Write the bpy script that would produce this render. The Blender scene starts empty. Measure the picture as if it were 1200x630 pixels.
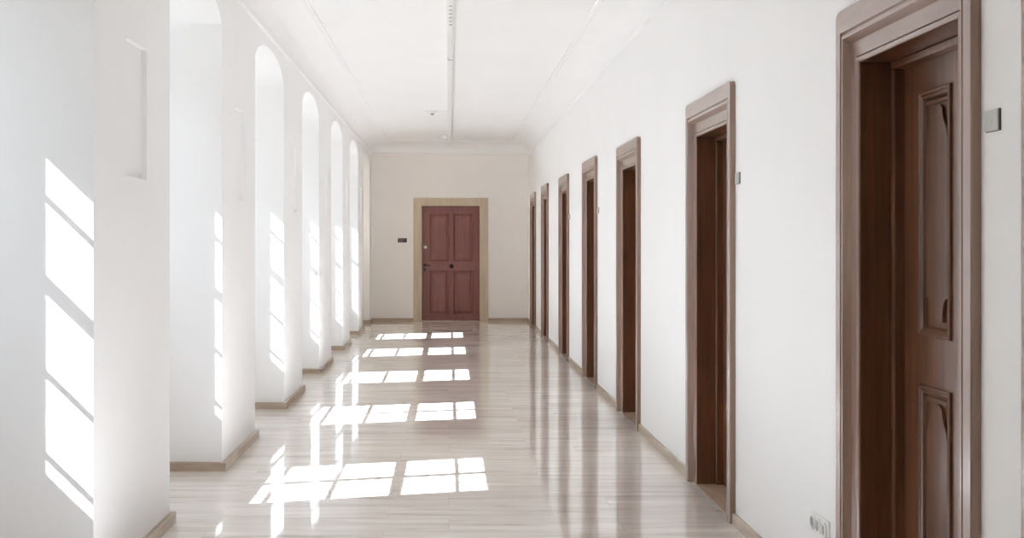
import bpy, bmesh, math
from mathutils import Vector
from mathutils.geometry import tessellate_polygon

C = bpy.context.scene.collection
PI = math.pi

# ---------------------------------------------------------------- measures
XL, XR = -1.497, 1.535          # faces of the left and right walls
Y0, D = -2.5, 23.75             # back and end of the corridor
XB = -2.38                      # back of the window niches
XW = -2.45                      # plane of the window glass
RAIL = 3.225                    # moulding under the cove
CEIL = 3.45
NICHES = [(0.52, 2.10), (3.60, 5.18), (6.59, 8.113), (9.49, 11.155),
          (12.55, 14.17), (15.64, 17.32), (18.56, 20.25), (21.50, 23.18)]
WIN = [1.25, 4.40, 7.288, 10.352, 13.36, 16.51, 19.44, 22.28]   # window centres; last one, and both end windows' blinds, added for soft light
DOORS = [(4.163, 2.395), (7.20, 2.375), (10.45, 2.360), (13.30, 2.410),
         (16.28, 2.395), (19.50, 2.430), (22.24, 2.410), (2.616, 2.395)]

# ---------------------------------------------------------------- materials
def new_mat(name):
    m = bpy.data.materials.new(name); m.use_nodes = True
    nt = m.node_tree; nt.nodes.clear()
    out = nt.nodes.new('ShaderNodeOutputMaterial')
    b = nt.nodes.new('ShaderNodeBsdfPrincipled')
    nt.links.new(b.outputs[0], out.inputs[0])
    return m, nt, b

def node(nt, kind, **kw):
    n = nt.nodes.new(kind)
    for k, v in kw.items():
        if k in n.inputs: n.inputs[k].default_value = v
        else: setattr(n, k, v)
    return n

def coords(nt, scale, rot=(0, 0, 0), kind='Object'):
    tc = nt.nodes.new('ShaderNodeTexCoord'); mp = nt.nodes.new('ShaderNodeMapping')
    mp.inputs['Scale'].default_value = scale; mp.inputs['Rotation'].default_value = rot
    nt.links.new(tc.outputs[kind], mp.inputs[0])
    return mp.outputs[0]

def ramp(nt, src, stops):
    r = nt.nodes.new('ShaderNodeValToRGB')
    e = r.color_ramp.elements
    while len(e) < len(stops): e.new(0.5)
    for el, (p, c) in zip(e, stops):
        el.position = p; el.color = (*c, 1)
    nt.links.new(src, r.inputs[0])
    return r.outputs[0]

def plain(name, col, rough=0.5, metallic=0.0, spec=0.5):
    m, nt, b = new_mat(name)
    n = node(nt, 'ShaderNodeTexNoise', Scale=6.0, Detail=4.0)
    nt.links.new(coords(nt, (1, 1, 1)), n.inputs['Vector'])
    c = ramp(nt, n.outputs[0], [(0.3, tuple(x * 0.97 for x in col)), (0.7, tuple(min(1, x * 1.02) for x in col))])
    nt.links.new(c, b.inputs['Base Color'])
    b.inputs['Roughness'].default_value = rough
    b.inputs['Metallic'].default_value = metallic
    b.inputs['Specular IOR Level'].default_value = spec
    return m

def plaster(name, col, rough=0.55, bump=0.15, spec=0.35):
    m, nt, b = new_mat(name)
    v = coords(nt, (1, 1, 1))
    n = node(nt, 'ShaderNodeTexNoise', Scale=1.6, Detail=3.0)
    nt.links.new(v, n.inputs['Vector'])
    c = ramp(nt, n.outputs[0], [(0.35, tuple(x * 0.985 for x in col)), (0.65, col)])
    nt.links.new(c, b.inputs['Base Color'])
    n2 = node(nt, 'ShaderNodeTexNoise', Scale=5.0, Detail=5.0, Roughness=0.55)
    nt.links.new(v, n2.inputs['Vector'])
    bp = node(nt, 'ShaderNodeBump', Strength=bump, Distance=0.01)
    nt.links.new(n2.outputs[0], bp.inputs['Height'])
    nt.links.new(bp.outputs[0], b.inputs['Normal'])
    b.inputs['Roughness'].default_value = rough
    b.inputs['Specular IOR Level'].default_value = spec
    return m

def wood(name, dark, light, rough=0.35, coat=0.5, scale=(26, 26, 1.6), coat_rough=0.22):
    m, nt, b = new_mat(name)
    v = coords(nt, scale)
    n = node(nt, 'ShaderNodeTexNoise', Scale=1.0, Detail=6.0, Roughness=0.6, Distortion=0.6)
    nt.links.new(v, n.inputs['Vector'])
    n2 = node(nt, 'ShaderNodeTexNoise', Scale=2.2, Detail=3.0)
    nt.links.new(coords(nt, (1, 1, 0.5)), n2.inputs['Vector'])
    mx = node(nt, 'ShaderNodeMix', data_type='FLOAT')
    mx.inputs[0].default_value = 0.4
    nt.links.new(n.outputs[0], mx.inputs[2]); nt.links.new(n2.outputs[0], mx.inputs[3])
    c = ramp(nt, mx.outputs[0], [(0.34, dark), (0.66, light)])
    nt.links.new(c, b.inputs['Base Color'])
    bp = node(nt, 'ShaderNodeBump', Strength=0.12, Distance=0.003)
    nt.links.new(n.outputs[0], bp.inputs['Height'])
    nt.links.new(bp.outputs[0], b.inputs['Normal'])
    b.inputs['Roughness'].default_value = rough
    b.inputs['Coat Weight'].default_value = coat
    b.inputs['Coat Roughness'].default_value = coat_rough
    return m

def stone(name, a, c2, rough=0.3, scale=(3, 3, 30)):
    m, nt, b = new_mat(name)
    n = node(nt, 'ShaderNodeTexNoise', Scale=1.0, Detail=6.0, Roughness=0.6)
    nt.links.new(coords(nt, scale), n.inputs['Vector'])
    nt.links.new(ramp(nt, n.outputs[0], [(0.35, a), (0.65, c2)]), b.inputs['Base Color'])
    b.inputs['Roughness'].default_value = rough
    return m

def floor_mat():
    m, nt, b = new_mat('polished_travertine')
    tc = nt.nodes.new('ShaderNodeTexCoord')
    # slabs: long in X, 0.3 m rows in Y
    br = node(nt, 'ShaderNodeTexBrick', Scale=1.0)
    br.offset = 0.37; br.offset_frequency = 2
    br.inputs['Brick Width'].default_value = 0.92
    br.inputs['Row Height'].default_value = 0.305
    br.inputs['Mortar Size'].default_value = 0.0022
    br.inputs['Mortar Smooth'].default_value = 0.3
    br.inputs['Color1'].default_value = (0, 0, 0, 1)
    br.inputs['Color2'].default_value = (1, 1, 1, 1)
    br.inputs['Mortar'].default_value = (0.5, 0.5, 0.5, 1)
    nt.links.new(tc.outputs['Object'], br.inputs['Vector'])
    # per-slab shift of the veins
    sh = node(nt, 'ShaderNodeVectorMath', operation='MULTIPLY')
    nt.links.new(br.outputs['Color'], sh.inputs[0]); sh.inputs[1].default_value = (7.0, 3.0, 5.0)
    ad = node(nt, 'ShaderNodeVectorMath', operation='ADD')
    nt.links.new(tc.outputs['Object'], ad.inputs[0]); nt.links.new(sh.outputs[0], ad.inputs[1])
    def streak(scale, detail, rough, dist=0.0):
        mp = nt.nodes.new('ShaderNodeMapping'); mp.inputs['Scale'].default_value = scale
        nt.links.new(ad.outputs[0], mp.inputs[0])
        n = node(nt, 'ShaderNodeTexNoise', Scale=1.0, Detail=detail, Roughness=rough, Distortion=dist)
        nt.links.new(mp.outputs[0], n.inputs['Vector'])
        return n.outputs[0]
    s1 = streak((1.5, 15, 1), 7, 0.66, 0.35)
    s2 = streak((0.7, 6, 1), 3, 0.5)
    s3 = streak((3.2, 34, 1), 3, 0.6, 0.5)
    base = ramp(nt, s1, [(0.30, (0.60, 0.535, 0.475)), (0.47, (0.82, 0.765, 0.705)), (0.70, (0.91, 0.885, 0.85))])
    tone = ramp(nt, s2, [(0.33, (0.85, 0.825, 0.80)), (0.65, (1.0, 1.0, 1.0))])
    mul = node(nt, 'ShaderNodeMix', data_type='RGBA', blend_type='MULTIPLY'); mul.inputs[0].default_value = 1.0
    nt.links.new(base, mul.inputs[6]); nt.links.new(tone, mul.inputs[7])
    vein = ramp(nt, s3, [(0.66, (0, 0, 0)), (0.76, (1, 1, 1))])
    mv = node(nt, 'ShaderNodeMix', data_type='RGBA')
    vm = node(nt, 'ShaderNodeMath', operation='MULTIPLY'); vm.inputs[1].default_value = 0.62
    nt.links.new(vein, vm.inputs[0]); nt.links.new(vm.outputs[0], mv.inputs[0])
    nt.links.new(mul.outputs[2], mv.inputs[6]); mv.inputs[7].default_value = (0.30, 0.27, 0.25, 1)
    mj = node(nt, 'ShaderNodeMix', data_type='RGBA')
    jm = node(nt, 'ShaderNodeMath', operation='MULTIPLY'); jm.inputs[1].default_value = 0.25
    nt.links.new(br.outputs['Fac'], jm.inputs[0]); nt.links.new(jm.outputs[0], mj.inputs[0])
    nt.links.new(mv.outputs[2], mj.inputs[6]); mj.inputs[7].default_value = (0.33, 0.29, 0.25, 1)
    nt.links.new(mj.outputs[2], b.inputs['Base Color'])
    b.inputs['Roughness'].default_value = 0.035
    b.inputs['IOR'].default_value = 1.68
    return m

def glass_mat():
    m = bpy.data.materials.new('window_glass'); m.use_nodes = True
    nt = m.node_tree; nt.nodes.clear()
    out = nt.nodes.new('ShaderNodeOutputMaterial')
    t = nt.nodes.new('ShaderNodeBsdfTransparent'); t.inputs[0].default_value = (0.97, 0.985, 0.98, 1)
    g = nt.nodes.new('ShaderNodeBsdfGlossy'); g.inputs['Roughness'].default_value = 0.02
    lw = nt.nodes.new('ShaderNodeLayerWeight'); lw.inputs[0].default_value = 0.5
    pw = node(nt, 'ShaderNodeMath', operation='POWER'); pw.inputs[1].default_value = 5.0
    nt.links.new(lw.outputs['Facing'], pw.inputs[0])
    f = node(nt, 'ShaderNodeMath', operation='MULTIPLY_ADD'); f.inputs[1].default_value = 0.9; f.inputs[2].default_value = 0.035
    nt.links.new(pw.outputs[0], f.inputs[0])
    mx = nt.nodes.new('ShaderNodeMixShader')
    nt.links.new(f.outputs[0], mx.inputs[0]); nt.links.new(t.outputs[0], mx.inputs[1])
    nt.links.new(g.outputs[0], mx.inputs[2]); nt.links.new(mx.outputs[0], out.inputs[0])
    return m

WALL = plaster('white_limewash', (0.945, 0.945, 0.942))
ENDW = plaster('cream_limewash', (0.945, 0.915, 0.885))
CEILM = plaster('white_ceiling_paint', (0.945, 0.945, 0.942), bump=0.06)
FLOOR = floor_mat()
BASE = stone('skirting_stone', (0.40, 0.31, 0.23), (0.54, 0.44, 0.345), 0.15)
THR = stone('threshold_stone', (0.55, 0.41, 0.30), (0.68, 0.53, 0.41), 0.15, (20, 3, 3))
SURR = stone('sandstone_surround', (0.56, 0.455, 0.335), (0.66, 0.555, 0.425), 0.5, (14, 14, 1.5))
OAK = wood('brown_stained_wood', (0.070, 0.025, 0.010), (0.20, 0.080, 0.034), 0.34, 0.6)
# one varnished wood; the grain runs up the posts and along the heads
POST = wood('brown_varnished_wood', (0.185, 0.082, 0.046), (0.275, 0.142, 0.091), 0.30, 1.0, (22, 22, 1.5))
ARCH = wood('brown_varnished_wood_along', (0.185, 0.082, 0.046), (0.275, 0.142, 0.091), 0.30, 1.0, (22, 1.5, 22))
for m_ in (POST, ARCH):
    m_.node_tree.nodes['Principled BSDF'].inputs['Coat IOR'].default_value = 1.9
    m_.node_tree.nodes['Principled BSDF'].inputs['Specular IOR Level'].default_value = 0.5
RED = wood('red_brown_painted_wood', (0.205, 0.072, 0.064), (0.315, 0.120, 0.104), 0.42, 0.3)
WINW = plain('white_window_paint', (0.80, 0.80, 0.78), 0.4)
WPLAS = plain('white_plastic', (0.86, 0.86, 0.85), 0.35)
GPLAS = plain('grey_plastic', (0.42, 0.42, 0.44), 0.4)
DKMET = plain('dark_iron', (0.028, 0.022, 0.022), 0.4, 0.6)
STEEL = plain('brushed_grey_metal', (0.56, 0.57, 0.56), 0.45, 0.1)
DKEDGE = plain('dark_plate_edge', (0.07, 0.06, 0.06), 0.5)
DKSIGN = plain('dark_sign_face', (0.06, 0.052, 0.048), 0.4)
SIGNTX = plain('pale_sign_lettering', (0.33, 0.30, 0.26), 0.5)
BRASS = plain('pale_brass', (0.62, 0.57, 0.44), 0.4, 0.3)
SLOT = plain('slot_grey', (0.30, 0.30, 0.29), 0.6)
GLASS = glass_mat()
def added_blind_mat():
    m = bpy.data.materials.new('added_blind_cloth'); m.use_nodes = True
    nt = m.node_tree; nt.nodes.clear()
    out = nt.nodes.new('ShaderNodeOutputMaterial')
    t = nt.nodes.new('ShaderNodeBsdfTranslucent'); t.inputs[0].default_value = (0.60, 0.54, 0.46, 1)
    g = nt.nodes.new('ShaderNodeBsdfDiffuse'); g.inputs[0].default_value = (0.75, 0.72, 0.66, 1)
    mx = nt.nodes.new('ShaderNodeMixShader'); mx.inputs[0].default_value = 0.15
    nt.links.new(t.outputs[0], mx.inputs[1]); nt.links.new(g.outputs[0], mx.inputs[2]); nt.links.new(mx.outputs[0], out.inputs[0])
    return m
ADDED_BLIND = added_blind_mat()  # translucent sheet of the added blinds, lets warm light through

# ---------------------------------------------------------------- mesh helpers
class MB:
    """collects shapes in plan axes (u, v, d) turned into space by f, linked as ONE mesh object"""
    def __init__(self, f=None):
        self.bm = bmesh.new(); self.f = f or (lambda u, v, d: (u, v, d))
    def v(self, u, v, d): return self.bm.verts.new(self.f(u, v, d))
    def box(self, u0, u1, v0, v1, d0, d1):
        p = [self.v(u, v, d) for d in (d0, d1) for u, v in ((u0, v0), (u1, v0), (u1, v1), (u0, v1))]
        for q in ((0, 1, 2, 3), (7, 6, 5, 4), (0, 4, 5, 1), (1, 5, 6, 2), (2, 6, 7, 3), (3, 7, 4, 0)):
            self.bm.faces.new([p[i] for i in q])
        return self
    def plate(self, outline, d0, d1, recesses=(), holes=()):
        """solid plate from d0 (back) to d1 (face); recesses: (loop, depth) sunk into the face; holes: loops cut right through"""
        loops = [outline] + [r[0] for r in recesses] + list(holes)
        pts = [p for l in loops for p in l]
        tris = tessellate_polygon([[Vector((p[0], p[1], 0)) for p in l] for l in loops])
        fv = [self.v(p[0], p[1], d1) for p in pts]
        for t in tris:
            try: self.bm.faces.new([fv[i] for i in t])
            except ValueError: pass
        back = [outline] + list(holes)
        bpts = [p for l in back for p in l]
        bv = [self.v(p[0], p[1], d0) for p in bpts]
        for t in tessellate_polygon([[Vector((p[0], p[1], 0)) for p in l] for l in back]):
            try: self.bm.faces.new([bv[i] for i in t])
            except ValueError: pass
        n = len(outline)
        for i in range(n):
            j = (i + 1) % n
            self.bm.faces.new((fv[i], fv[j], bv[j], bv[i]))
        k = n
        for loop, depth in recesses:
            m = len(loop); rv = [self.v(p[0], p[1], d1 - depth) for p in loop]
            for i in range(m):
                j = (i + 1) % m
                self.bm.faces.new((fv[k + i], fv[k + j], rv[j], rv[i]))
            self.bm.faces.new(rv); k += m
        kb = n
        for loop in holes:
            m = len(loop)
            for i in range(m):
                j = (i + 1) % m
                self.bm.faces.new((fv[k + i], fv[k + j], bv[kb + j], bv[kb + i]))
            k += m; kb += m
        return self
    def rings(self, rings, cap0=True, cap1=True, closed=True):
        vs = [[self.v(*p) for p in r] for r in rings]
        n = len(vs[0])
        for a, b in zip(vs, vs[1:]):
            for i in range(n if closed else n - 1):
                j = (i + 1) % n
                self.bm.faces.new((a[i], a[j], b[j], b[i]))
        if cap0: self.bm.faces.new(vs[0])
        if cap1: self.bm.faces.new(vs[-1])
        return self
    def lathe(self, cu, cv, prof, n=28):
        """prof: (radius, d) pairs, axis along d"""
        return self.rings([[(cu + r * math.cos(2 * PI * i / n), cv + r * math.sin(2 * PI * i / n), d) for i in range(n)] for r, d in prof])
    def build(self, name, m, parent=None, bevel=0.0, seg=2, smooth=None, merge=0.0):
        bm = self.bm
        if merge: bmesh.ops.remove_doubles(bm, verts=bm.verts, dist=merge)
        bmesh.ops.recalc_face_normals(bm, faces=bm.faces)
        me = bpy.data.meshes.new(name); bm.to_mesh(me); bm.free()
        me.materials.append(m)
        o = bpy.data.objects.new(name, me); C.objects.link(o)
        if parent: o.parent = parent
        if bevel:
            b = o.modifiers.new('bevel', 'BEVEL'); b.width = bevel; b.segments = seg
            b.limit_method = 'ANGLE'; b.angle_limit = math.radians(50)
        if smooth:
            me.shade_smooth(); me.set_sharp_from_angle(angle=math.radians(smooth))
        return o

def tag(o, label, cat, kind=None, group=None):
    o['label'] = label; o['category'] = cat
    if kind: o['kind'] = kind
    if group: o['group'] = group
    return o

def empty(name, loc, label, cat, kind=None, group=None):
    o = bpy.data.objects.new(name, None); C.objects.link(o)
    o.empty_display_size = 0.1; o.location = loc
    return tag(o, label, cat, kind, group)

def rect(u0, u1, v0, v1): return [(u0, v0), (u1, v0), (u1, v1), (u0, v1)]

LEFT = lambda u, v, d: (XL + d, u, v)        # u = Y, v = Z, d out into the corridor
RIGHT = lambda u, v, d: (XR - d, u, v)
END = lambda u, v, d: (u, D - d, v)
DOORF = lambda u, v, d: (-d, u, v)           # door on the right wall, in its own axes
ENDF = lambda u, v, d: (u, -d, v)
PLAN = lambda u, v, d: (u, v, d)

# ---------------------------------------------------------------- the setting
MB(PLAN).box(-2.75, 2.0, Y0 - 0.2, D + 0.3, -0.15, 0.0).build('floor', FLOOR)
tag(bpy.data.objects['floor'], 'polished beige travertine floor with sunlit window patches', 'floor', 'structure')

def arch(n0, n1):
    """niche outline from its near foot over the arch to its far foot"""
    c, a, s, r = (n0 + n1) / 2, (n1 - n0) / 2, 2.91, 0.215
    pts = [(n0, 0.0)]
    for i in range(25):
        t = PI - PI * i / 24
        pts.append((c + a * math.cos(t), s + r * math.sin(t)))
    return pts + [(n1, 0.0)]

out = [(Y0, 0.0)]
for n0, n1 in NICHES: out += arch(n0, n1)
out += [(D, 0.0), (D, 3.62), (Y0, 3.62)]
rec = []
for (a, b) in zip(NICHES, NICHES[1:]):
    c = (a[1] + b[0]) / 2 + 0.005
    rec.append((rect(c - 0.203, c + 0.203, 1.815, 2.458), 0.028))
w = MB(LEFT).plate(out, XB - XL, 0.0, rec).build('wall_left', WALL, bevel=0.012, seg=3, smooth=40)
tag(w, 'white plastered window wall with deep arched niches and piers', 'wall', 'structure')

# outer wall closing the niches, pierced by the windows
holes = [rect(c - 0.63, c + 0.63, 1.15, 2.67) for c in WIN]
w = MB(LEFT).plate(rect(Y0, D, 0.0, 3.62), -2.52 - XL, XB - XL, (), holes).build('wall_outer', WALL, bevel=0.006)
tag(w, 'white rear wall of the arched niches holding the windows', 'wall', 'structure')

# windows: two casements with thin bars, a thick transom, glass
def window(idx, c):
    F = lambda u, v, d: (d, u, v)
    r = empty('window_%d' % idx, (XW, c, 1.15), 'white casement window in the %s niche from the camera' %
              ['first', 'second', 'third', 'fourth', 'fifth', 'sixth', 'seventh', 'eighth (window added for light)'][idx - 1], 'window', 'structure')
    z = 1.15
    def P(): return MB(F)
    m = P()
    for u0, u1, v0, v1 in ((-0.63, -0.57, 0, 1.52), (0.57, 0.63, 0, 1.52), (-0.57, 0.57, 0, 0.075), (-0.57, 0.57, 1.455, 1.52)):
        m.box(u0, u1, v0, v1, -0.022, 0.03)
    m.build('window_frame', WINW, r, 0.003)
    P().box(-0.038, 0.038, 0.075, 1.455, -0.018, 0.022).build('mullion', WINW, r, 0.003)
    P().box(-0.57, 0.57, 0.875, 0.925, -0.017, 0.021).build('transom', WINW, r, 0.003)
    for u in (-0.305, 0.305):
        P().box(u - 0.015, u + 0.015, 0.075, 1.455, -0.008, 0.008).build('glazing_bar', WINW, r)
    for v in (1.265, 0.525, 0.18):
        P().box(-0.57, 0.57, v - 0.010, v + 0.010, -0.009, 0.009).build('glazing_bar', WINW, r)
    P().box(-0.58, 0.58, 0.06, 1.47, -0.002, 0.002).build('glass', GLASS, r)
    P().box(-0.66, 0.66, -0.03, 0.0, 0.0, 0.11).build('window_sill', WINW, r, 0.004)
    if idx in (1, 8):  # unseen blinds, added to give soft warm light at both ends
        P().box(-0.62, 0.62, 0.005, 1.515, 0.036, 0.038).build('added_blind', ADDED_BLIND, r)
for i, c in enumerate(WIN): window(i + 1, c)  # the eighth window is added in a windowless niche to lighten the end wall

# right wall with pockets for the doors
OPN = 0.5225     # half width of the masonry opening
out = [(Y0, 0.0), (D, 0.0), (D, 3.62), (Y0, 3.62)]
MBR = MB(RIGHT)
pockets = [(rect(y - OPN, y + OPN, 0.004, (t / 2.395) * 2.2625), 0.29) for y, t in sorted(DOORS)]
w = MBR.plate(out, -0.36, 0.0, pockets).build('wall_right', WALL)
tag(w, 'white plastered wall with a row of brown panelled doors', 'wall', 'structure')

# end wall with a pocket for the red door
DX0, DX1, DZ = -0.522, 0.597, 2.226
w = MB(END).plate([(-2.6, 0), (1.9, 0), (1.9, 3.62), (-2.6, 3.62)], -0.25, 0.0,
                  [(rect(DX0 - 0.02, DX1 + 0.02, 0.004, DZ + 0.02), 0.16)]).build('wall_end', ENDW)
tag(w, 'cream end wall closing the corridor behind the red door', 'wall', 'structure')
w = MB(PLAN).box(-2.75, 2.0, Y0 - 0.2, Y0, 0.0, 3.62).build('wall_back', WALL)
tag(w, 'white wall behind the camera closing the corridor', 'wall', 'structure')

# ceiling with concave cove
rg = []
N = 12
for i in range(N + 1):
    a = (PI / 2) * i / N
    h = 1 - math.cos(a); z = RAIL + (CEIL - RAIL) * math.sin(a)
    x0, x1, y1 = XL + 0.33 * h, XR - 0.30 * h, D - 0.40 * h
    rg.append([(x0, Y0, z), (x1, Y0, z), (x1, y1, z), (x0, y1, z)])
rg.append([(p[0], p[1], 3.60) for p in rg[-1]])
m = MB(PLAN)
vs = [[m.v(*p) for p in r] for r in rg[:-1]]
for a, b in zip(vs, vs[1:]):
    for i in range(4):
        j = (i + 1) % 4
        m.bm.faces.new((a[i], a[j], b[j], b[i]))
m.bm.faces.new(vs[-1])
c = m.build('ceiling', CEILM, smooth=40)
tag(c, 'white plaster ceiling with a curved cove along its edges', 'ceiling', 'structure')

def rail_strip(name, lines, prof, m, label):
    """prof: (out, z) closed section; lines: (start, end, outward) in plan"""
    mb = MB(PLAN)
    for (p, q, nrm) in lines:
        mb.rings([[(p[0] + nrm[0] * o, p[1] + nrm[1] * o, z) for o, z in prof],
                  [(q[0] + nrm[0] * o, q[1] + nrm[1] * o, z) for o, z in prof]])
    o = mb.build(name, m, smooth=50)
    return tag(o, label, 'moulding', 'structure')

def half_round(z, r, n=8, dep=1.0):
    return [(0, z - r)] + [(r * dep * math.cos(-PI / 2 + PI * i / n), z + r * math.sin(-PI / 2 + PI * i / n)) for i in range(n + 1)] + [(0, z + r)]
RP = [(-0.01, RAIL - 0.018), (0.004, RAIL - 0.018), (0.010, RAIL - 0.012), (0.016, RAIL - 0.010), (0.022, RAIL + 0.002), (0.022, RAIL + 0.010), (0.006, RAIL + 0.016), (-0.01, RAIL + 0.016)]
rail_strip('trim_1', [((XL, Y0), (XL, D), (1, 0)), ((XR, Y0), (XR, D), (-1, 0)), ((XL, D), (XR, D), (0, -1))], RP, CEILM,
           'thin white moulding along the wall tops below the cove')
sx0, sx1, sy = XL + 0.345, XR - 0.315, D - 0.42
SP = [(-0.03, CEIL + 0.01), (-0.03, CEIL - 0.004), (-0.024, CEIL - 0.012), (-0.012, CEIL - 0.012), (-0.008, CEIL - 0.005), (0.008, CEIL - 0.005),
      (0.012, CEIL - 0.012), (0.024, CEIL - 0.012), (0.03, CEIL - 0.004), (0.03, CEIL + 0.01)]
rail_strip('trim_2', [((sx0, Y0), (sx0, sy), (1, 0)), ((sx1, Y0), (sx1, sy), (-1, 0)), ((sx0, sy), (sx1, sy), (0, -1))], SP, CEILM,
           'double white plaster strip framing the flat of the ceiling')

# skirtings
def skirting(name, paths, h, t, m, label):
    mb = MB(PLAN)
    for path in paths:
        n = len(path); off = []
        for i, p in enumerate(path):
            nr = []
            if i > 0:
                d = (Vector(p) - Vector(path[i - 1])).normalized(); nr.append(Vector((d.y, -d.x)))
            if i < n - 1:
                d = (Vector(path[i + 1]) - Vector(p)).normalized(); nr.append(Vector((d.y, -d.x)))
            o = nr[0] if len(nr) == 1 else (nr[0] + nr[1]) / (1 + nr[0].dot(nr[1]))
            off.append(o)
        rings = []
        for p, o in zip(path, off):
            rings.append([(p[0] + o.x * a, p[1] + o.y * a, z) for a, z in ((-0.002, 0), (t, 0), (t, h - 0.004), (t - 0.004, h), (-0.002, h))])
        mb.rings(rings)
    return tag(mb.build(name, m), label, 'skirting', 'structure')

path = [(XL, Y0)]
for n0, n1 in NICHES: path += [(XL, n0), (XB, n0), (XB, n1), (XL, n1)]
path += [(XL, D)]
skirting('baseboard_left', [path], 0.06, 0.028, BASE, 'low beige stone skirting wrapping the window piers')
ds = sorted(DOORS); edges = [Y0] + [e for y, t in ds for e in (y - 0.61, y + 0.61)] + [D]
skirting('baseboard_right', [[(XR, edges[i + 1]), (XR, edges[i])] for i in range(0, len(edges), 2)], 0.06, 0.02, BASE,
         'low beige stone skirting between the brown doors')
SX0, SX1, SZ = -0.685, 0.760, 2.38
skirting('baseboard_end', [[(XL, D), (SX0, D)], [(SX1, D), (XR, D)]], 0.06, 0.024, BASE, 'low beige stone skirting on the end wall')

# ---------------------------------------------------------------- doors of the right wall
PROF = [(0, 0, 0), (0, .026, 0), (.004, .030, .004), (.055, .030, .088), (.058, .021, .093), (.064, .021, .098), (.069, .029, .104), (.080, .029, .114),
        (.090, .012, .126), (.098, .000, .134), (.146, -.003, .190), (.149, -.010, .193), (.153, -.001, .197), (.162, .000, .206), (.170, -.004, .213),
        (.172, -.010, .215), (.099, -.010, .135), (.099, 0, .135), (.02, 0, .02)]
TOP, HW = 2.395, 0.62

def architrave(parent):
    loops = []
    for w_, t, h in PROF:
        r = max(0.0, 0.045 * (1 - w_ / 0.05)); u = HW - w_; z = TOP - h
        lp = [(-u, 0.0, t)]
        for i in range(7):
            a = PI - (PI / 2) * i / 6
            lp.append((-u + r + r * math.cos(a), z - r * 0.7 + r * 0.7 * math.sin(a), t))
        for i in range(7):
            a = PI / 2 - (PI / 2) * i / 6
            lp.append((u - r + r * math.cos(a), z - r * 0.7 + r * 0.7 * math.sin(a), t))
        lp.append((u, 0.0, t)); loops.append(lp)
    # two posts and the head, mitred at the corners
    for name, k0, k1, m in (('architrave_post', 0, 4, POST), ('architrave_head', 4, 11, ARCH), ('architrave_post', 11, 15, POST)):
        mb = MB(DOORF)
        vs = [[mb.v(*p) for p in l[k0:k1 + 1]] for l in loops]
        for a, b in zip(vs, vs[1:] + vs[:1]):
            for i in range(len(a) - 1):
                mb.bm.faces.new((a[i], a[i + 1], b[i + 1], b[i]))
        for i in (0, -1): mb.bm.faces.new([l[i] for l in vs])
        mb.build(name, m, parent, merge=1e-5)

def moulded_frame(mb, u0, u1, v0, v1, d, prof):
    loops = [[(u0 + w_, v0 + w_, d + t), (u1 - w_, v0 + w_, d + t), (u1 - w_, v1 - w_, d + t), (u0 + w_, v1 - w_, d + t)] for w_, t in prof]
    mb.rings(loops + loops[:1], False, False)
    bmesh.ops.remove_doubles(mb.bm, verts=mb.bm.verts, dist=1e-6)

def field_outline(u0, u1, v0, v1, top=True, bottom=True):
    """raised panel field whose ends narrow in ogee curves to a small arch"""
    c, hw = (u0 + u1) / 2, (u1 - u0) / 2
    def end(v, s, rise):
        half = []
        for i in range(9):
            t = i / 8                                   # ogee from the full width to the neck
            k = 0.5 - 0.5 * math.cos(PI * t)
            half.append((hw * (1 - 0.46 * k), v - s * rise * (1 - t * 0.78)))
        for i in range(1, 7):
            a = (PI / 2) * i / 6
            half.append((hw * 0.54 * math.cos(a), v - s * rise * 0.22 * (1 - math.sin(a))))
        return half
    def notch(v, s, rise):
        half = []
        for i in range(9):
            a = (PI / 2) * i / 8
            half.append((hw - hw * 0.46 * math.sin(a) , v + s * rise * (0.25 + 0.75 * math.cos(a)) if False else v + s * rise * (1 - 0.8 * (1 - math.cos(a)))))
        half.append((hw * 0.54, v))
        return half
    tp = end(v1, 1, 0.12) if top else [(hw, v1)]
    bt = notch(v0, 1, 0.085) if bottom else [(hw, v0)]
    right = [(c + x, z) for x, z in reversed(bt)] + [(c + x, z) for x, z in tp]
    left = [(c - x, z) for x, z in reversed(tp)] + [(c - x, z) for x, z in bt]
    pts = []
    for p in right + left:
        if not pts or (abs(p[0] - pts[-1][0]) + abs(p[1] - pts[-1][1])) > 1e-4: pts.append(p)
    if abs(pts[0][0] - pts[-1][0]) + abs(pts[0][1] - pts[-1][1]) < 1e-4: pts.pop()
    return pts

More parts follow.
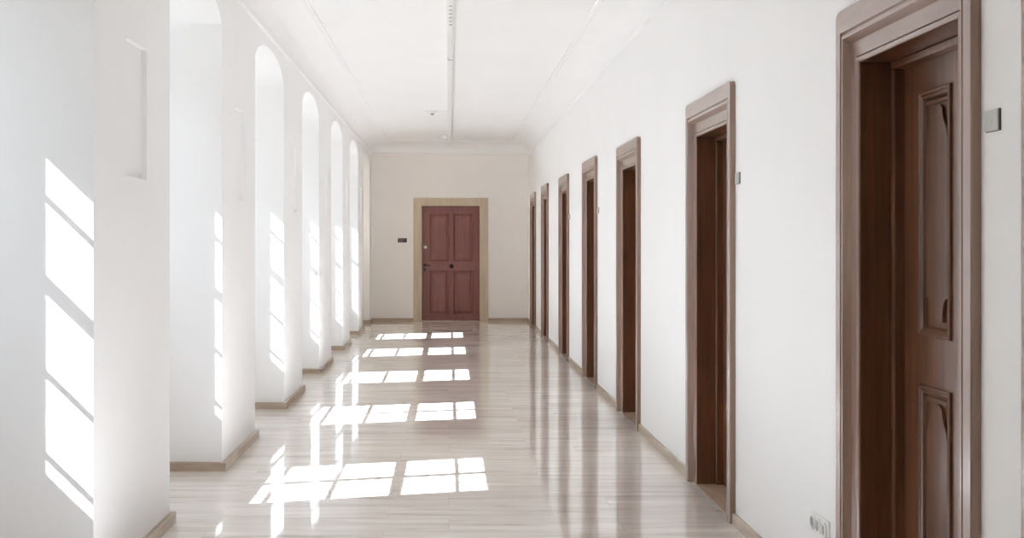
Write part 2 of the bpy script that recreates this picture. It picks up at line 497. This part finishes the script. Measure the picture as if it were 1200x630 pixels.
def make_door(name, label):
    r = empty(name, (0, 0, 0), label, 'door', 'structure')
    architrave(r)
    IN, HT = 0.448, 2.18
    # lining of the reveal
    mb = MB(DOORF)
    mb.box(-OPN + 0.001, -IN, 0.004, HT, -0.20, -0.0101).box(IN, OPN - 0.001, 0.004, HT, -0.20, -0.0101).box(-OPN + 0.001, OPN - 0.001, HT, HT + 0.080, -0.20, -0.0101)
    mb.build('jamb_lining', OAK, r)
    # stop with a rounded front
    mb = MB(DOORF)
    s = 0.03
    for u0, u1 in ((-IN, -IN + s), (IN - s, IN)): mb.box(u0, u1, 0.004, HT - s, -0.20, -0.122)
    mb.box(-IN, IN, HT - s, HT, -0.20, -0.122)
    mb.build('door_stop', OAK, r, 0.006)
    mb = MB(DOORF); mb.box(-IN, IN, 0.0, 0.0045, -0.20, 0.0)
    mb.build('threshold', THR, r)
    # leaf with four sunk panels
    L, d = IN - 0.004, -0.165
    LT = HT - 0.01
    pan = []
    for u0, u1 in ((-0.342, -0.095), (0.001, 0.252)):
        pan += [(u0, u1, 1.182, 2.032, True), (u0, u1, 0.165, 0.985, True)]
    leaf = MB(DOORF).plate(rect(-L, L, 0.008, LT), d - 0.045, d, [(rect(p[0], p[1], p[2], p[3]), 0.014) for p in pan]).build('door_leaf', OAK, r)
    for u0, u1, v0, v1, ogee in pan:
        mb = MB(DOORF)
        moulded_frame(mb, u0 - 0.012, u1 + 0.012, v0 - 0.012, v1 + 0.012, d,
                      [(0, 0), (0.002, .008), (.007, .011), (.012, .009), (.015, .005), (.020, .007), (.028, .003), (.034, -0.009), (.036, -0.0139)])
        # raised field
        fo = field_outline(u0 + 0.034, u1 - 0.034, v0 + 0.045, v1 - 0.045)
        cu, cv = (u0 + u1) / 2, (v0 + v1) / 2
        mb.plate(fo, d - 0.0139, d - 0.002)
        # lip under the head of the panel
        mb.box(u0 + 0.026, u1 - 0.026, v1 - 0.040, v1 - 0.028, d - 0.0139, d - 0.004)
        mb.build('panel', OAK, leaf, 0.0025, 2)
    return r

def copy_tree(o, parent=None):
    c = o.copy(); C.objects.link(c); c.parent = parent
    for ch in list(o.children): copy_tree(ch, c)
    return c

ORD = ['nearest brown panelled door with its whole surround in view on the right', 'second brown door along the right wall beside a small grey plate',
       'third brown door along the right wall with no plate beside it', 'fourth brown door along the right wall beside a tiny dark plate',
       'fifth brown door along the right wall', 'sixth brown door along the right wall, last but one before the end wall',
       'brown door farthest down the right wall next to the end wall', 'brown door cut off by the right edge of the photo']
first = make_door('door_1', ORD[0])
for i, (y, t) in enumerate(DOORS):
    o = first if i == 0 else copy_tree(first)
    if i: o.name = 'door_%d' % (i + 1); o['label'] = ORD[i]
    o.location = (XR, y, 0); o.scale = (1, 1, t / 2.395)

# ---------------------------------------------------------------- red door in the end wall
r = empty('door_9', (0, D, 0), 'red-brown four-panel door in a sandstone frame on the end wall', 'door', 'structure')
mb = MB(ENDF)
mb.plate([(SX0, 0), (DX0, 0), (DX0, DZ), (DX1, DZ), (DX1, 0), (SX1, 0), (SX1, SZ), (SX0, SZ)], -0.10, 0.018)
mb.build('stone_surround', SURR, r, 0.004)
d = -0.07
u0, u1 = DX0 + 0.004, DX1 - 0.004
A, B = DX0 + 0.152, DX0 + 0.520
C_, D_ = DX0 + 0.614, DX0 + 0.980
pan = [(A, B, 1.160, 2.076), (C_, D_, 1.160, 2.076), (A, B, 0.135, 0.965), (C_, D_, 0.135, 0.965)]
leaf = MB(ENDF).plate(rect(u0, u1, 0.01, DZ - 0.004), d - 0.05, d, [(rect(*p), 0.018) for p in pan]).build('door_leaf', RED, r)
for p in pan:
    mb = MB(ENDF)
    moulded_frame(mb, p[0] - 0.014, p[1] + 0.014, p[2] - 0.014, p[3] + 0.014, d, [(0, 0), (.003, .010), (.012, .012), (.020, .004), (.030, -.004), (.040, -.017)])
    mb.rings([[(a, b, d + t) for a, b in rect(p[0] + w_, p[1] - w_, p[2] + w_, p[3] - w_)] for w_, t in ((.034, -.0178), (.040, -.012), (.075, -.004))])
    mb.build('panel', RED, leaf)
mb = MB(ENDF).box(u0, u1, 0.01, 0.12, d, d + 0.012)
mb.build('kick_rail', RED, leaf, 0.004)
hx = DX0 + 0.055
mb = MB(ENDF)
mb.lathe(hx, 1.082, [(0.027, d), (0.027, d + 0.006), (0.022, d + 0.011), (0.011, d + 0.014), (0.010, d + 0.045)], 20)
bar = [(hx - 0.012, 1.082), (hx + 0.03, 1.084), (hx + 0.075, 1.078), (hx + 0.112, 1.076)]
mb.rings([[(x + 0, z + rr * math.cos(2 * PI * k / 10), d + 0.045 + rr * math.sin(2 * PI * k / 10)) for k in range(10)] for (x, z), rr in zip(bar, (0.012, 0.012, 0.011, 0.010))])
h = mb.build('lever_handle', DKMET, leaf, smooth=40); h['label'] = 'dark iron lever handle'
mb = MB(ENDF).lathe(hx, 0.998, [(0.024, d), (0.024, d + 0.005), (0.019, d + 0.009), (0.006, d + 0.009), (0.005, d + 0.004)], 20)
h = mb.build('keyhole_plate', DKMET, leaf, smooth=40); h['label'] = 'dark round keyhole plate'
mb = MB(ENDF).lathe(DX0 + 0.068, 1.430, [(0.031, d), (0.031, d + 0.010), (0.026, d + 0.016), (0.015, d + 0.016), (0.014, d + 0.024), (0.001, d + 0.024)], 24)
h = mb.build('lock_cylinder', WPLAS, leaf, smooth=40); h['label'] = 'white round lock cylinder'
mb = MB(ENDF).lathe(DX0 + 0.566, 1.062, [(0.040, d), (0.040, d + 0.005), (0.030, d + 0.010), (0.013, d + 0.014), (0.013, d + 0.03), (0.030, d + 0.042), (0.034, d + 0.055), (0.026, d + 0.066), (0.002, d + 0.070)], 24)
h = mb.build('door_knob', DKMET, leaf, smooth=40); h['label'] = 'dark knob on the middle rail'

# ---------------------------------------------------------------- things
# small plates beside the doors
def make_plate(name, label):
    r = empty(name, (0, 0, 0), label, 'sign', group='grey plates beside the brown doors')
    MB(DOORF).box(-0.042, 0.042, -0.030, 0.030, 0.005, 0.010).build('face', STEEL, r, 0.0015)
    MB(DOORF).box(-0.043, 0.043, -0.031, 0.031, 0.0, 0.005).build('backing', DKEDGE, r)
    MB(DOORF).lathe(0.0, -0.002, [(0.009, 0.009), (0.009, 0.0105), (0.002, 0.0107)], 18).build('emblem', BRASS, r)
    return r
pl = make_plate('plate_sign', 'grey metal plate right of the nearest door, largest of the door plates')
PL = [(3.458, 1.846, None), (6.512, 1.846, 'small grey plate on the white wall just right of the second door'),
      (12.60, 1.840, 'tiny dark plate just right of the fourth door along the wall'),
      (15.60, 1.838, 'tiniest plate, just right of the fifth door along the wall')]
for i, (y, z, lab) in enumerate(PL):
    o = pl if i == 0 else copy_tree(pl)
    if lab: o['label'] = lab
    o.location = (XR, y, z)

# dark sign left of the red door
r = empty('door_sign', (-0.899, D, 1.562), 'dark rectangular sign on the end wall left of the red door', 'sign')
MB(ENDF).box(-0.088, 0.088, -0.040, 0.040, 0.0, 0.008).build('board', DKSIGN, r, 0.002)
mb = MB(ENDF)
for x0, x1, z0, z1 in ((-0.062, -0.030, 0.004, 0.017), (-0.022, 0.012, 0.005, 0.016), (0.020, 0.038, 0.004, 0.016), (-0.060, -0.024, -0.018, -0.008), (-0.016, 0.004, -0.018, -0.009)):
    mb.box(x0, x1, z0, z1, 0.0078, 0.0088)
mb.build('lettering', SIGNTX, r)

# triple wall socket near the first door
r = empty('wall_socket', (XR, 5.062, 0.338), 'white triple power socket low on the wall beside the nearest door', 'socket')
MB(DOORF).box(-0.121, 0.121, -0.042, 0.042, 0.0, 0.010).build('cover_plate', WPLAS, r, 0.003)
for k, u in enumerate((0.078, 0.0, -0.078)):
    mb = MB(DOORF)
    n = 28
    ring = lambda rr, dd: [(u + rr * math.cos(2 * PI * i / n), rr * math.sin(2 * PI * i / n), dd) for i in range(n)]
    mb.rings([ring(0.031, 0.0095), ring(0.031, 0.016), ring(0.028, 0.018), ring(0.0225, 0.018), ring(0.0215, 0.0125)], True, True)
    s = mb.build('socket_outlet', WPLAS, r, smooth=40)
    mb = MB(DOORF)
    mb.lathe(u, 0.0, [(0.0205, 0.0126), (0.0205, 0.0132)], 24)
    w_ = mb.build('socket_well', GPLAS, s); w_['label'] = 'grey sunken face of the socket'
    mb = MB(DOORF)
    for dv in (-0.0095, 0.0095): mb.lathe(u, dv, [(0.0028, 0.0132), (0.0028, 0.0136)], 10)
    mb.build('pin_hole', DKEDGE, s)

# ceiling track
TX, TY0, TY1 = 0.013, Y0 + 0.3, 22.35
r = empty('ceiling_track', (TX, 10.0, CEIL), 'long narrow white lighting track running down the middle of the ceiling', 'light track')
L0, L1 = TY0 - 10.0, TY1 - 10.0
MB(PLAN).box(-0.024, 0.024, L0, L1, -0.105, 0.0).build('track_channel', WPLAS, r, 0.004)
mb = MB(PLAN)
mb.box(-0.030, 0.030, L0, L1, -0.118, -0.100)
mb.build('track_flange', WPLAS, r, 0.003)
MB(PLAN).box(-0.031, 0.031, L1, L1 + 0.03, -0.150, 0.0).build('end_cap', WPLAS, r, 0.005)
s = MB(PLAN).box(-0.018, 0.018, -3.0, 2.15, -0.136, -0.116).build('light_bar', WPLAS, r, 0.004)
for k in range(6):
    MB(PLAN).box(-0.012, 0.012, -0.62 + k * 0.16, -0.59 + k * 0.16, -0.1375, -0.1355).build('vent_slot', SLOT, s)
MB(PLAN).box(-0.024, 0.024, 2.10, 2.22, -0.150, -0.112).build('bar_clip', WPLAS, r, 0.004)

# smoke detector with its cable to the track
r = empty('smoke_detector', (-0.243, 18.05, CEIL), 'round white smoke detector on the ceiling left of the track', 'smoke detector')
MB(PLAN).lathe(0, 0, [(0.105, 0.0), (0.105, -0.008), (0.098, -0.013), (0.06, -0.014)], 32).build('mounting_base', WPLAS, r, smooth=40)
MB(PLAN).lathe(0, 0, [(0.056, -0.013), (0.056, -0.026), (0.050, -0.034), (0.030, -0.042), (0.028, -0.043)], 32).build('detector_body', WPLAS, r, smooth=40)
s = MB(PLAN).lathe(0, 0, [(0.026, -0.042), (0.026, -0.056), (0.018, -0.062), (0.002, -0.063)], 24).build('sensor_head', SLOT, r, smooth=40)
s['label'] = 'grey sensor head'
MB(PLAN).box(0.10, 0.243 + TX - 0.024, -0.008, 0.008, -0.012, 0.0).build('cable_duct', WPLAS, r)

# junction box beside the end of the track
r = empty('junction_box', (-0.080, 22.25, CEIL), 'small white box on the ceiling beside the far end of the track', 'box')
MB(PLAN).box(-0.050, 0.050, -0.05, 0.05, -0.060, 0.0).build('box_body', WPLAS, r, 0.005)
MB(PLAN).box(-0.045, 0.045, -0.045, 0.045, -0.068, -0.059).build('lid', WPLAS, r, 0.003)

# ---------------------------------------------------------------- light
sun = bpy.data.lights.new('sun', 'SUN'); so = bpy.data.objects.new('sun', sun); C.objects.link(so)
dirv = Vector((1.0, 0.288, -0.965)).normalized()
so.rotation_euler = dirv.to_track_quat('-Z', 'Y').to_euler()
sun.energy = 43.0; sun.angle = math.radians(0.3); sun.color = (0.93, 0.985, 1.12)

wd = bpy.data.worlds.new('sky'); bpy.context.scene.world = wd; wd.use_nodes = True
nt = wd.node_tree; nt.nodes.clear()
tc = nt.nodes.new('ShaderNodeTexCoord'); sep = nt.nodes.new('ShaderNodeSeparateXYZ')
nt.links.new(tc.outputs['Generated'], sep.inputs[0])
mr = node(nt, 'ShaderNodeMapRange'); mr.inputs[1].default_value = -0.4; mr.inputs[2].default_value = 0.8
nt.links.new(sep.outputs[2], mr.inputs[0])
col = ramp(nt, mr.outputs[0], [(0.0, (0.42, 0.41, 0.38)), (0.31, (0.50, 0.50, 0.49)), (0.40, (1.15, 1.22, 1.32)), (1.0, (0.80, 1.0, 1.3))])
bg = nt.nodes.new('ShaderNodeBackground'); bg.inputs[1].default_value = 1.9
nt.links.new(col, bg.inputs[0])
wo = nt.nodes.new('ShaderNodeOutputWorld'); nt.links.new(bg.outputs[0], wo.inputs[0])

# ---------------------------------------------------------------- camera and view
cd = bpy.data.cameras.new('camera'); co = bpy.data.objects.new('camera', cd); C.objects.link(co)
co.location = (0, 0, 1.5); co.rotation_euler = (PI / 2, 0, 0)
cd.sensor_fit = 'HORIZONTAL'; cd.sensor_width = 36.0; cd.lens = 36.0 * 1440 / 1200
cd.shift_x = (600 - 526) / 1200; cd.shift_y = -(315 - 285.2) / 1200
cd.clip_start = 0.05; cd.clip_end = 200
S = bpy.context.scene; S.camera = co
S.view_settings.view_transform = 'Standard'; S.view_settings.look = 'None'
S.view_settings.exposure = 0.06; S.view_settings.gamma = 1.0; S.view_settings.use_curve_mapping = False
S.cycles.use_denoising = True
S.cycles.max_bounces = 20; S.cycles.diffuse_bounces = 16; S.cycles.glossy_bounces = 6; S.cycles.transparent_max_bounces = 16
S.cycles.sample_clamp_indirect = 12.0
